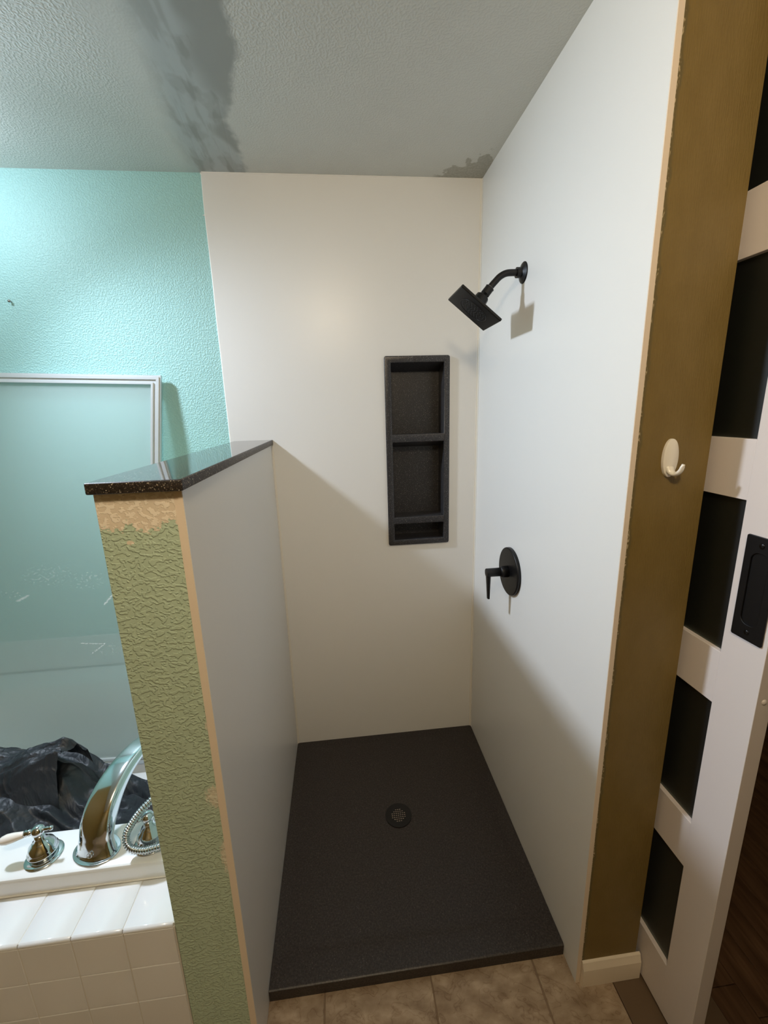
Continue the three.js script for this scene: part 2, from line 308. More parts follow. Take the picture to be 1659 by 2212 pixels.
// shower wall panels, trims, caulk
{
  const s = rectShape(XS, 0, PAN_H - 0.004, H); s.holes.push(rectShape(-0.380, -0.132, 1.034, 1.800));
  tag(mesh('shower_wall_panel', new THREE.ExtrudeGeometry(s, { depth: 0.006, bevelEnabled: false }).translate(0, 0, -0.006), M.white), 'white shower wall panel around the dark niche', 'wall panel', 'white shower panels');
  tag(mesh('shower_wall_panel', box(0, 0.006, 0.001, H, 0.0005, DW), M.white), 'white shower wall panel carrying the shower head and valve', 'wall panel', 'white shower panels');
  tag(mesh('shower_wall_panel', box(-W - 0.006, -W, 0.001, CAP_T - 0.022, 0.0005, HW_Z), M.white), 'white shower wall panel on the half wall below the granite cap', 'wall panel', 'white shower panels');
  // half wall core with its painted front
  const hw = struct(mesh('wall_half', uvWorld(box(HW_L, -W - 0.006, 0, CAP_T - 0.021, -0.006, HW_Z - 0.002), 0.55), M.sagePlain), 'sage half wall between tub and shower, plaster skim coat under its cap', 'half wall');
  const e = box(HW_L, -W - 0.0155, 0, CAP_T - 0.021, HW_Z - 0.002, HW_Z, 0.0009, 1); const p = e.attributes.position, uv = e.attributes.uv;
  for (let i = 0; i < p.count; i++) uv.setXY(i, (p.getX(i) - HW_L) / HWU + (HWU - (-W - 0.0155 - HW_L)) / HWU, p.getY(i) / HWV);
  mesh('painted_front', e, M.sage, hw);
  struct(mesh('trim_2', merge([box(-W - 0.0155, -W - 0.008, 0, CAP_T - 0.022, HW_Z - 0.004, HW_Z - 0.0005), box(-W - 0.008, -W - 0.0005, 0, CAP_T - 0.022, HW_Z - 0.004, HW_Z + 0.0016)]), M.wood), 'tan edge strip beside the sage half wall front', 'trim');
  struct(mesh('trim_3', merge([box(0.0005, 0.0065, 0, H - 0.001, DW - 0.002, DW + 0.0014), box(0.0065, 0.0125, 0, H - 0.001, DW - 0.004, DW + 0.0006)]), M.wood), 'tan edge strip between white panel and olive wall end', 'trim');
  struct(mesh('trim_4', merge([box(-0.0085, -0.0005, PAN_H, H - 0.001, 0, 0.0022, 0.0008, 1), box(-0.0022, 0, PAN_H, H - 0.001, 0.0015, 0.0095, 0.0008, 1)]), M.trimWhite), 'white inside corner molding between the two tall panels', 'trim');
  struct(mesh('trim_5', merge([box(-W + 0.0005, -W + 0.0085, PAN_H, CAP_T - 0.022, 0, 0.0022, 0.0008, 1), box(-W, -W + 0.0022, PAN_H, CAP_T - 0.022, 0.0015, 0.0095, 0.0008, 1)]), M.trimWhite), 'white inside corner molding beside the half wall', 'trim');
  const pts = []; for (let i = 0; i <= 60; i++) { const y = mix(H - 0.002, 0.72, i / 60); pts.push(V3(XS - 0.0015 + 0.0012 * pn(y * 9, 0.4), y, -0.0045 + 0.0006 * pn(y * 22, 2.4))); }
  pts.unshift(V3(XS - 0.004, H - 0.001, -0.004));
  const blob = new THREE.SphereGeometry(0.004, 12, 8).scale(1.6, 0.5, 0.6).translate(XS - 0.005, 2.306, -0.004);
  struct(mesh('trim_6', merge([new THREE.TubeGeometry(new THREE.CatmullRomCurve3(pts), 180, 0.0027, 8), blob]), M.caulk), 'white caulk bead down the edge of the back panel', 'trim');
  // caulk along ceiling over the back panel
  const p2 = []; for (let i = 0; i <= 40; i++) { const x = mix(XS, 0, i / 40); p2.push(V3(x, H - 0.001 + 0.0006 * pn(x * 14, 6), 0.0005)); }
  struct(mesh('trim_7', new THREE.TubeGeometry(new THREE.CatmullRomCurve3(p2), 120, 0.0018, 6), M.caulk), 'thin caulk line between back panel and ceiling', 'trim');
  // baseboard at the wall end
  const prof = new THREE.Shape(); prof.moveTo(0, 0); prof.lineTo(0.013, 0); prof.lineTo(0.013, 0.056); prof.quadraticCurveTo(0.0125, 0.064, 0.009, 0.068); prof.lineTo(0.0065, 0.078); prof.quadraticCurveTo(0.005, 0.083, 0, 0.083); prof.closePath();
  const bl = 0.186 - 0.0135, bg = new THREE.ExtrudeGeometry(prof, { depth: bl, bevelEnabled: false }); bg.rotateY(-Math.PI / 2); bg.translate(0.186, 0, DW);
  const bs = toCreasedNormals(bg, 0.5);
  struct(mesh('baseboard_right', bs, M.base), 'cream baseboard at the foot of the olive wall end', 'baseboard');
}

// ---------------------------------------------------------------- granite cap
{
  const sh = rectShape(-1.012, -0.856, -1.0536, 0, 0.002);
  const g = new THREE.ExtrudeGeometry(sh, { depth: 0.015, bevelEnabled: true, bevelThickness: 0.0025, bevelSize: 0.0025, bevelSegments: 3, curveSegments: 4 });
  g.scale(0.97, 0.998, 1); g.rotateX(-Math.PI / 2);
  g.computeBoundingBox(); const b = g.boundingBox; g.translate(-0.934 - (b.min.x + b.max.x) / 2, CAP_T - b.max.y, 1.0536 - b.max.z);
  const t = thing('granite_coping', 'polished black granite cap on top of the half wall', 'coping');
  mesh('slab', uvWorld(toCreasedNormals(g, 0.6), 0.45), M.graniteEdge, t).userData.label = 'honed speckled edge of the slab';
  g.computeBoundingBox(); const q = g.boundingBox;
  mesh('polished_top', uvWorld(box(q.min.x + 0.0028, q.max.x - 0.0028, CAP_T - 0.001, CAP_T + 0.0002, q.min.z + 0.0028, q.max.z - 0.0028), 0.45), M.granite, t).userData.label = 'mirror polished top face';
}

// ---------------------------------------------------------------- shower pan and drain
{
  const nx = 56, nz = 60, g = new THREE.BoxGeometry(W - 0.002, PAN_H, DP, nx, 1, nz); g.translate(-W / 2, PAN_H / 2, DP / 2);
  const p = g.attributes.position; const dc = [-0.43, 0.432];
  const top = (x, z) => {
    let y = PAN_H; const d = Math.hypot(x - dc[0], z - dc[1]);
    const inner = Math.min(ss(-W + 0.004, -W + 0.03, x), ss(-0.004, -0.03, x), ss(0.004, 0.03, z), ss(0.846, 0.836, z));
    y -= inner * (0.0016 + 0.0105 * (1 - clamp(d / 0.62))); return y;
  };
  for (let i = 0; i < p.count; i++) {
    let x = p.getX(i), z = p.getZ(i);
    const row = Math.round(z / DP * nz);
    if (row === nz - 1) { z = DP - 0.005; p.setZ(i, z); }
    if (p.getY(i) > PAN_H - 1e-4) p.setY(i, row === nz ? PAN_H - 0.004 : top(x, z));
  }
  g.computeVertexNormals();
  const t = thing('shower_pan', 'charcoal speckled shower pan with low front threshold', 'shower pan');
  mesh('basin', uvWorld(g, 0.5), M.pan, t);
  const d = thing('shower_drain', 'round black strainer in the middle of the shower pan', 'drain', [dc[0], 0.0282, dc[1]]);
  const s = new THREE.Shape(); s.absarc(0, 0, 0.052, 0, Math.PI * 2);
  const n = 7, st = 0.0082, hh = 0.0026;
  for (let i = 0; i < n; i++) for (let j = 0; j < n; j++) { const a = (i - 3) * st, b = (j - 3) * st; if (Math.hypot(a, b) > 0.0285) continue; const hS = new THREE.Path(); hS.moveTo(a - hh, b - hh); hS.lineTo(a - hh, b + hh); hS.lineTo(a + hh, b + hh); hS.lineTo(a + hh, b - hh); hS.closePath(); s.holes.push(hS); }
  mesh('strainer', new THREE.ExtrudeGeometry(s, { depth: 0.0015, bevelEnabled: true, bevelThickness: 0.0006, bevelSize: 0.0003, bevelSegments: 1, curveSegments: 48 }).rotateX(-Math.PI / 2).translate(0, 0.0012, 0), M.drain, d);
  mesh('drain_cup', new THREE.CylinderGeometry(0.034, 0.034, 0.001, 32).translate(0, 0.0004, 0), M.pvc, d).userData.label = 'pale plastic under the strainer holes';
}

// ---------------------------------------------------------------- niche
{
  const t = thing('shower_niche', 'dark speckled three-compartment niche set into the back panel', 'niche');
  const s = rectShape(-0.389, -0.125, 1.023, 1.811, 0.006);
  const op = [[1.500, 1.791], [1.143, 1.473], [1.041, 1.119]];
  for (const [a, b] of op) s.holes.push(rectShape(-0.368, -0.1435, a, b, 0.004));
  const front = new THREE.ExtrudeGeometry(s, { depth: 0.004, bevelEnabled: true, bevelThickness: 0.003, bevelSize: 0.003, bevelSegments: 3, curveSegments: 6 }).translate(0, 0, 0.0035);
  mesh('frame', uvWorld(toCreasedNormals(front, 0.6), 0.35), M.niche, t);
  const b = rectShape(-0.378, -0.134, 1.036, 1.798); for (const [a, c] of op) b.holes.push(rectShape(-0.368, -0.1435, a, c));
  const body = new THREE.ExtrudeGeometry(b, { depth: 0.108, bevelEnabled: false }).translate(0, 0, -0.105);
  const wedges = op.map(([a, c], i) => { const k = i === 2 ? 0.008 : 0.03; const w = new THREE.Shape(); w.moveTo(0.003, c); w.lineTo(-0.1, c); w.lineTo(-0.1, c - k); w.closePath(); return new THREE.ExtrudeGeometry(w, { depth: 0.2245, bevelEnabled: false }).rotateY(-Math.PI / 2).translate(-0.1435, 0, 0); });
  wedges.forEach(w => { w.computeBoundingBox(); });
  mesh('body', uvWorld(body, 0.35), M.niche, t);
  for (const w of wedges) mesh('sloped_top', uvWorld(w, 0.35), M.niche, t);
  mesh('back_panel', uvWorld(box(-0.378, -0.134, 1.036, 1.798, -0.112, -0.1), 0.35), M.niche, t);
}

// ---------------------------------------------------------------- shower head
{
  const zc = 0.414, t = thing('shower_fixture', 'matte black square shower head on a bent arm', 'shower head', [0, 2.0, zc]);
  const fl = lathe([[0.0001, 0.012], [0.0145, 0.012], [0.0155, 0.009], [0.028, 0.004], [0.0305, 0.0015], [0.0305, 0.0001], [0.0001, 0.0001]], 48).rotateZ(Math.PI / 2); // axis now -x
  mesh('flange', fl, M.black, t);
  mesh('collar', new THREE.CylinderGeometry(0.0152, 0.0152, 0.012, 32).rotateZ(Math.PI / 2).translate(-0.017, 0, 0), M.black, t);
  const path = new THREE.CatmullRomCurve3([V3(-0.004, 0, 0), V3(-0.03, 0, 0), V3(-0.055, -0.002, 0), V3(-0.074, -0.011, 0), V3(-0.090, -0.026, 0), V3(-0.108, -0.045, 0)]);
  mesh('arm', new THREE.TubeGeometry(path, 40, 0.0098, 20), M.black, t);
  // along the axis of the head: from the arm end to the plate
  const C = V3(-0.154, 1.898 - 2.0, 0), N = V3(-0.62, -0.785, 0).normalize(), E = V3(0.785, -0.62, 0).normalize();
  const A = V3(-0.104, -0.041, 0);
  const dirA = C.clone().addScaledVector(N, -0.02).sub(A).normalize();
  const orient = (g, d, at) => g.applyQuaternion(new THREE.Quaternion().setFromUnitVectors(V3(0, 1, 0), d)).translate(at.x, at.y, at.z);
  mesh('coupling_nut', orient(new THREE.CylinderGeometry(0.0140, 0.0135, 0.024, 28).translate(0, 0.013, 0), dirA, A), M.black, t);
  mesh('coupling_ring', orient(new THREE.TorusGeometry(0.0138, 0.0007, 8, 32).rotateX(Math.PI / 2).translate(0, 0.002, 0), dirA, A), M.nozzle, t).userData.label = 'thin bright ring at the joint';
  mesh('swivel_ball', new THREE.SphereGeometry(0.0105, 24, 16).translate(C.x - N.x * 0.043, C.y - N.y * 0.043, 0), M.blackGloss, t);
  const S = C.clone().addScaledVector(N, -0.043);
  mesh('swivel_nut', orient(new THREE.CylinderGeometry(0.025, 0.020, 0.032, 8).translate(0, 0.014, 0), N, S), M.black, t);
  // plate: square slab with rounded rim, its face is pointing along N
  const h = 0.0768, basis = new THREE.Matrix4().makeBasis(E, N.clone().negate(), E.clone().cross(N.clone().negate()));
  const plate = new RoundedBoxGeometry(2 * h, 0.009, 2 * h, 3, 0.003).applyMatrix4(basis).translate(C.x, C.y, C.z);
  const sprayPlate = mesh('spray_plate', plate, M.black, t);
  const dome = new THREE.CylinderGeometry(0.018, 0.06, 0.008, 4, 1).rotateY(Math.PI / 4).translate(0, 0.0085, 0).applyMatrix4(basis).translate(C.x, C.y, C.z);
  mesh('back_cover', dome, M.black, t);
  const ring = new THREE.TorusGeometry(0.048, 0.0006, 6, 64).rotateX(Math.PI / 2).translate(0, -0.0046, 0).applyMatrix4(basis).translate(C.x, C.y, C.z);
  mesh('face_ring', ring, M.blackGloss, sprayPlate);
  const dots = []; for (let r = 0; r < 5; r++) { const n = [1, 6, 12, 16, 22][r]; for (let k = 0; k < n; k++) { const a = k / n * Math.PI * 2 + r * 0.3, q = r * 0.0098; dots.push(new THREE.SphereGeometry(0.0011, 6, 4).translate(Math.cos(a) * q, -0.0046, Math.sin(a) * q)); } }
  const nz = mesh('spray_nozzles', merge(dots).applyMatrix4(basis).translate(C.x, C.y, C.z), M.nozzle, sprayPlate); nz.userData.kind = 'stuff';
}
// ---------------------------------------------------------------- valve
{
  const t = thing('shower_valve', 'matte black round shower valve with lever handle', 'shower valve', [0, 1.03, 0.417]);
  mesh('escutcheon', lathe([[0.0001, 0.0135], [0.082, 0.0135], [0.0855, 0.0115], [0.0862, 0.009], [0.0862, 0.0002], [0.0001, 0.0002]], 72).rotateZ(Math.PI / 2), M.black, t);
  mesh('hub', lathe([[0.0001, 0.042], [0.0165, 0.042], [0.0205, 0.036], [0.0205, 0.012], [0.0001, 0.012]], 40).rotateZ(Math.PI / 2), M.black, t);
  mesh('handle', lathe([[0.0001, 0.092], [0.0145, 0.092], [0.0155, 0.0905], [0.0155, 0.040], [0.0001, 0.040]], 36).rotateZ(Math.PI / 2), M.black, t);
  const rings = []; for (let i = 0; i <= 10; i++) { const k = i / 10, y = mix(0.004, -0.099, k), a = mix(0.0145, 0.0072, Math.pow(k, 0.6)), b = mix(0.0075, 0.0042, k), cx = mix(-0.0845, -0.0815, k), r = []; for (let j = 0; j < 20; j++) { const th = j / 20 * Math.PI * 2, c = Math.cos(th), s = Math.sin(th), q = 0.6; r.push(V3(cx + b * Math.sign(c) * Math.pow(Math.abs(c), q), y, a * Math.sign(s) * Math.pow(Math.abs(s), q))); } rings.push(r); }
  mesh('lever', loft(rings, true, true, true), M.black, t);
}

// ---------------------------------------------------------------- hook on the olive wall end
{
  const t = thing('adhesive_hook', 'small white plastic hook stuck on the olive wall end', 'hook', [0.0855, 1.49, DW]);
  const s = new THREE.Shape(); s.absellipse(0, 0, 0.0145, 0.037, 0, Math.PI * 2);
  mesh('back_plate', toCreasedNormals(new THREE.ExtrudeGeometry(s, { depth: 0.0035, bevelEnabled: true, bevelThickness: 0.003, bevelSize: 0.0025, bevelSegments: 4, curveSegments: 32 }).translate(0, 0, 0.0002), 0.7), M.hook, t);
  const c = new THREE.CatmullRomCurve3([V3(-0.001, -0.018, 0.005), V3(0.0, -0.029, 0.012), V3(0.002, -0.031, 0.02), V3(0.004, -0.024, 0.029), V3(0.005, -0.010, 0.034)]);
  const rings = []; for (let i = 0; i <= 24; i++) { const k = i / 24, p = c.getPoint(k), T = c.getTangent(k), X = V3(1, 0, 0), B = X.clone().cross(T).normalize(), a = mix(0.0095, 0.0042, k) * (k > 0.94 ? 0.75 : 1), b = mix(0.006, 0.003, k), r = []; for (let j = 0; j < 18; j++) { const th = j / 18 * Math.PI * 2; r.push(p.clone().addScaledVector(X, a * Math.cos(th)).addScaledVector(B, b * Math.sin(th))); } rings.push(r); }
  mesh('prong', loft(rings, true, true, true), M.hook, t);
}

// ---------------------------------------------------------------- sliding door
{
  const t = thing('door_1', 'white sliding door with five dark frosted panes and black flush pull', 'door', [0.19, 0.012, 0]); t.userData.kind = 'structure';
  const th = 0.034, z1 = 1.157, zs = 1.066, z0 = 0.33, top = 2.412;
  const L = (x0, x1, y0, y1, za, zb, r = 0.0012) => box(x0, x1, y0 - 0.012, y1 - 0.012, za, zb, r, 1);
  mesh('stile', L(0, th, 0.012, top, zs, z1), M.door, t);
  mesh('stile', L(0, th, 0.012, top, z0, z0 + 0.09), M.door, t);
  const rails = [[0.012, 0.168], [0.502, 0.632], [0.962, 1.084], [1.412, 1.529], [1.862, 1.979], [2.308, top]];
  for (const [a, b] of rails) mesh('rail', L(0.0004, th - 0.0004, a, b, z0 + 0.089, zs + 0.0006), M.door, t);
  for (let i = 0; i < 5; i++) mesh('pane', L(0.012, 0.017, rails[i][1] - 0.005, rails[i + 1][0] + 0.005, z0 + 0.085, zs + 0.005, 0.0004), M.doorGlass, t).userData.label = 'dark frosted glass pane';
  // flush pull: plate with a recessed cup and two screws
  const pc = [1.246, 1.1155];
  const s = rectShape(-0.031, 0.031, -0.104, 0.104, 0.003); s.holes.push(rectShape(-0.0185, 0.0185, -0.074, 0.074, 0.016));
  const pl = mesh('flush_pull', new THREE.ExtrudeGeometry(s, { depth: 0.002, bevelEnabled: true, bevelThickness: 0.001, bevelSize: 0.001, bevelSegments: 2, curveSegments: 10 }).translate(0, 0, 0.0008).rotateY(-Math.PI / 2).translate(0, pc[0] - 0.012, pc[1]), M.black, t); pl.userData.label = 'black recessed flush pull';
  mesh('cup', new THREE.ExtrudeGeometry(rectShape(-0.0185, 0.0185, -0.074, 0.074, 0.016), { depth: 0.0006, bevelEnabled: false }).rotateY(-Math.PI / 2).translate(-0.0002, pc[0] - 0.012, pc[1]), M.black, pl);
  for (const k of [-1, 1]) mesh('screw', new THREE.SphereGeometry(0.0055, 16, 8).scale(0.35, 1, 1).translate(-0.004, pc[0] - 0.012 + k * 0.0885, pc[1]), M.blackGloss, pl);
  for (const y of [1.017, 0.06]) mesh('edge_cap', new THREE.SphereGeometry(0.006, 16, 10).scale(1, 1, 0.5).translate(0.016, y, z1), M.door, t).userData.label = 'small white round cap on the door edge';
}

// ---------------------------------------------------------------- bathtub with tiled deck and apron
{
  const zF = 1.034, g = 0.108, x0 = HW_L - 0.002;
  const t = thing('tub_surround', 'white square-tiled deck and apron in front of the tub', 'tub surround', [0, 0, 0]);
  mesh('core', merge([box(XL + 0.002, x0, 0.002, 0.4900, zF - 0.06, zF - 0.0022), box(XL + 0.002, x0, 0.43, 0.4985, 0.80, zF - 0.0045)]), M.grout, t);
  const deckG = (() => { // bullnose tile: rounded front edge
    const s = new THREE.Shape(); const d = g - 0.002, r = 0.007; s.moveTo(0, 0); s.lineTo(d, 0); s.lineTo(d, 0.0082 - r); s.absarc(d - r, 0.0082 - r, r, 0, Math.PI / 2); s.lineTo(0.001, 0.0082); s.lineTo(0, 0.0072); s.closePath();
    const e = new THREE.ExtrudeGeometry(s, { depth: g - 0.004, bevelEnabled: true, bevelThickness: 0.001, bevelSize: 0.0008, bevelOffset: -0.0008, bevelSegments: 1, curveSegments: 4 }); e.translate(0, 0, -(g - 0.004) / 2); e.rotateY(-Math.PI / 2); return toCreasedNormals(e, 0.7);
  })();
  const apG = chamferBox(g - 0.0018, 0.1035, 0.008, 0.0011);
  for (let i = 0; i < 14; i++) {
    const x = x0 - (i + 0.5) * g - 0.002; const d = mesh('deck_tile', deckG, M.tile, t); d.position.set(x, 0.4918, zF - g + 0.002); d.rotation.set(R(-0.006, 0.006), 0, R(-0.006, 0.006));
    for (let k = 0; k < 5; k++) { const a = mesh('apron_tile', apG, M.tile, t); a.position.set(x - (k === 0 ? 0 : 0), 0.4895 - 0.0525 - k * 0.1053, zF - 0.0045); a.rotation.set(R(-0.004, 0.004), R(-0.004, 0.004), 0); }
  }
  const sp = thing('tub_backsplash', 'low row of white tiles on the wall behind the tub', 'backsplash', [0, 0, -0.006]);
  const spG = chamferBox(g - 0.002, 0.142, 0.008, 0.0012);
  for (let i = 0; i < 14; i++) { const a = mesh('tile', spG, M.tile, sp); a.position.set(x0 - (i + 0.5) * g - 0.002, 0.621, 0.0045); }

  const tub = thing('bathtub', 'white acrylic drop-in bathtub with raised rim', 'bathtub');
  const rr = (xa, xb, za, zb, r, y, n = 10) => { const o = []; for (const [cx, cz, a] of [[xb - r, zb - r, 0], [xa + r, zb - r, 1], [xa + r, za + r, 2], [xb - r, za + r, 3]]) for (let k = 0; k <= n; k++) { const q = (a + k / n) * Math.PI / 2; o.push(V3(cx + r * Math.cos(q), y, cz + r * Math.sin(q))); } return o; };
  const ox = [XL + 0.003, x0 - 0.001], oz = [0.005, 0.925];
  const rings = [
    rr(ox[0], ox[1], oz[0], oz[1], 0.012, 0.501), rr(ox[0], ox[1], oz[0], oz[1], 0.012, 0.538), rr(ox[0] + 0.003, ox[1] - 0.003, oz[0] + 0.003, oz[1] - 0.003, 0.012, 0.545), rr(ox[0] + 0.009, ox[1] - 0.009, oz[0] + 0.009, oz[1] - 0.009, 0.012, 0.548),
    rr(-2.43, -1.09, 0.125, 0.812, 0.09, 0.548), rr(-2.425, -1.095, 0.13, 0.807, 0.09, 0.546), rr(-2.42, -1.10, 0.135, 0.802, 0.09, 0.538), rr(-2.40, -1.12, 0.150, 0.785, 0.11, 0.40), rr(-2.36, -1.15, 0.17, 0.765, 0.13, 0.22), rr(-2.32, -1.19, 0.20, 0.735, 0.14, 0.15), rr(-2.2, -1.3, 0.26, 0.66, 0.12, 0.13), rr(-2.0, -1.5, 0.36, 0.54, 0.08, 0.128)];
  mesh('shell', loft(rings, true, false, true).toNonIndexed(), M.acrylic, tub); tub.children[0].geometry = toCreasedNormals(tub.children[0].geometry, 0.6);
  // caulk under the rim
  const cp = []; for (let i = 0; i <= 40; i++) cp.push(V3(mix(-1.9, x0 - 0.003, i / 40), 0.501, 0.926 + 0.0006 * pn(i * 0.7, 3.1)));
  mesh('caulk_bead', new THREE.TubeGeometry(new THREE.CatmullRomCurve3(cp), 100, 0.0024, 6), M.caulk, tub);
}
// ---------------------------------------------------------------- tub filler
function tubHandle(name, x, z, turn, label) {
  const t = thing(name, label, 'faucet handle', [x, 0.5483, z]);
  mesh('escutcheon', lathe([[0.0001, 0.006], [0.028, 0.006], [0.036, 0.0045], [0.0405, 0.002], [0.0408, 0], [0.0001, 0]], 48), M.chrome, t);
  mesh('body', lathe([[0.0001, 0.066], [0.0095, 0.066], [0.0112, 0.058], [0.0125, 0.05], [0.0175, 0.047], [0.019, 0.043], [0.0265, 0.036], [0.0295, 0.027], [0.0295, 0.0225], [0.0322, 0.0205], [0.0322, 0.0165], [0.0282, 0.0145], [0.0265, 0.0055], [0.0001, 0.0055]], 48), M.chrome, t);
  const h = new THREE.Group(); const arm = new THREE.Object3D(); arm.rotation.y = turn; arm.updateMatrix();
  const put = (n, g, m) => mesh(n, g.applyMatrix4(arm.matrix), m, t);
  put('knob', new THREE.SphereGeometry(0.0145, 28, 20).scale(1, 0.95, 1).translate(0, 0.077, 0), M.chrome);
  put('finial', lathe([[0.0001, 0.034], [0.0045, 0.033], [0.006, 0.029], [0.0035, 0.026], [0.0055, 0.0225], [0.0045, 0.013], [0.0001, 0.012]], 24).rotateZ(-Math.PI / 2).translate(0, 0.079, 0), M.chrome);
  put('collar', lathe([[0.0001, 0.030], [0.0075, 0.030], [0.0085, 0.026], [0.0065, 0.023], [0.008, 0.019], [0.005, 0.012], [0.0001, 0.012]], 24).rotateZ(Math.PI / 2).rotateZ(0.12).translate(0, 0.077, 0), M.chrome);
  put('lever', lathe([[0.0001, 0.090], [0.005, 0.0888], [0.0098, 0.082], [0.0118, 0.071], [0.0108, 0.056], [0.0086, 0.042], [0.0068, 0.029], [0.0001, 0.029]], 28).rotateZ(Math.PI / 2).rotateZ(0.17).translate(0, 0.077, 0), M.porcelain).userData.label = 'white porcelain lever';
  return t;
}
tubHandle('tub_valve', -1.372, 0.872, 0.05, 'chrome tub handle with white porcelain lever left of the spout');
tubHandle('tub_valve', -1.118, 0.868, -2.6, 'chrome tub handle beside the half wall, hose coiled around it');
{
  const t = thing('tub_spout', 'arched chrome tub spout on the tub rim', 'tub spout', [-1.247, 0.5483, 0.874]);
  const c = new THREE.CatmullRomCurve3([V3(0, 0, 0), V3(0.001, 0.03, -0.004), V3(0.006, 0.07, -0.018), V3(0.015, 0.108, -0.05), V3(0.03, 0.138, -0.10), V3(0.048, 0.150, -0.155), V3(0.060, 0.146, -0.195)]);
  const wdir = V3(0.955, 0, 0.295).normalize(); const rings = [], n = 36, N = 44;
  for (let i = 0; i <= N; i++) {
    const k = i / N, p = c.getPoint(k), T = c.getTangent(k), B = wdir.clone().cross(T).normalize();
    const a = k < 0.2 ? mix(0.056, 0.043, Math.pow(k / 0.2, 0.6)) : mix(0.043, 0.025, ss(0.2, 1, k)), b = k < 0.2 ? mix(0.034, 0.0265, Math.pow(k / 0.2, 0.6)) : mix(0.0265, 0.013, ss(0.2, 1, k)), q = mix(1, 0.5, ss(0.1, 0.5, k)), r = [];
    for (let j = 0; j < n; j++) { const th = j / n * Math.PI * 2, u = Math.cos(th), v = Math.sin(th); r.push(p.clone().addScaledVector(wdir, a * Math.sign(u) * Math.pow(Math.abs(u), q)).addScaledVector(B, b * Math.sign(v) * Math.pow(Math.abs(v), q))); }
    rings.push(r);
  }
  const last = rings[rings.length - 1].map(p => p.clone()); const cen = V3(); last.forEach(p => cen.add(p)); cen.multiplyScalar(1 / n); rings.push(last.map(p => p.lerp(cen, 0.25).add(V3(0.0008, -0.0006, -0.003))));
  mesh('body', loft(rings, true, true, true), M.chrome, t);
  mesh('base_ring', lathe([[0.0001, 0.004], [0.057, 0.004], [0.059, 0.002], [0.0592, 0], [0.0001, 0]], 56).scale(1, 1, 0.72).rotateY(-0.3), M.chrome, t);
  mesh('set_screw', new THREE.TorusGeometry(0.0055, 0.001, 8, 28).rotateX(-0.25).translate(0.002, 0.021, 0.0325), M.chrome, t);
}
{ // hand shower hose looped over the right handle
  const c = new THREE.CatmullRomCurve3([V3(-1.048, 0.557, 0.835), V3(-1.042, 0.62, 0.828), V3(-1.075, 0.672, 0.835), V3(-1.115, 0.660, 0.868), V3(-1.143, 0.633, 0.886), V3(-1.158, 0.605, 0.897), V3(-1.150, 0.583, 0.908), V3(-1.120, 0.573, 0.912), V3(-1.085, 0.570, 0.905), V3(-1.05, 0.560, 0.89), V3(-1.028, 0.5575, 0.85)]);
  const rings = [], N = 520; const f = c.computeFrenetFrames(N, false);
  for (let i = 0; i <= N; i++) { const p = c.getPointAt(i / N), r = 0.0082 + 0.0012 * Math.cos(i / N * 2 * Math.PI * 78), o = []; for (let j = 0; j < 16; j++) { const th = j / 16 * Math.PI * 2; o.push(p.clone().addScaledVector(f.normals[i], r * Math.cos(th)).addScaledVector(f.binormals[i], r * Math.sin(th))); } rings.push(o); }
  tag(mesh('shower_hose', loft(rings, true, true, true), M.hose), 'ribbed chrome hand shower hose looped around the right tub handle', 'hose');
}

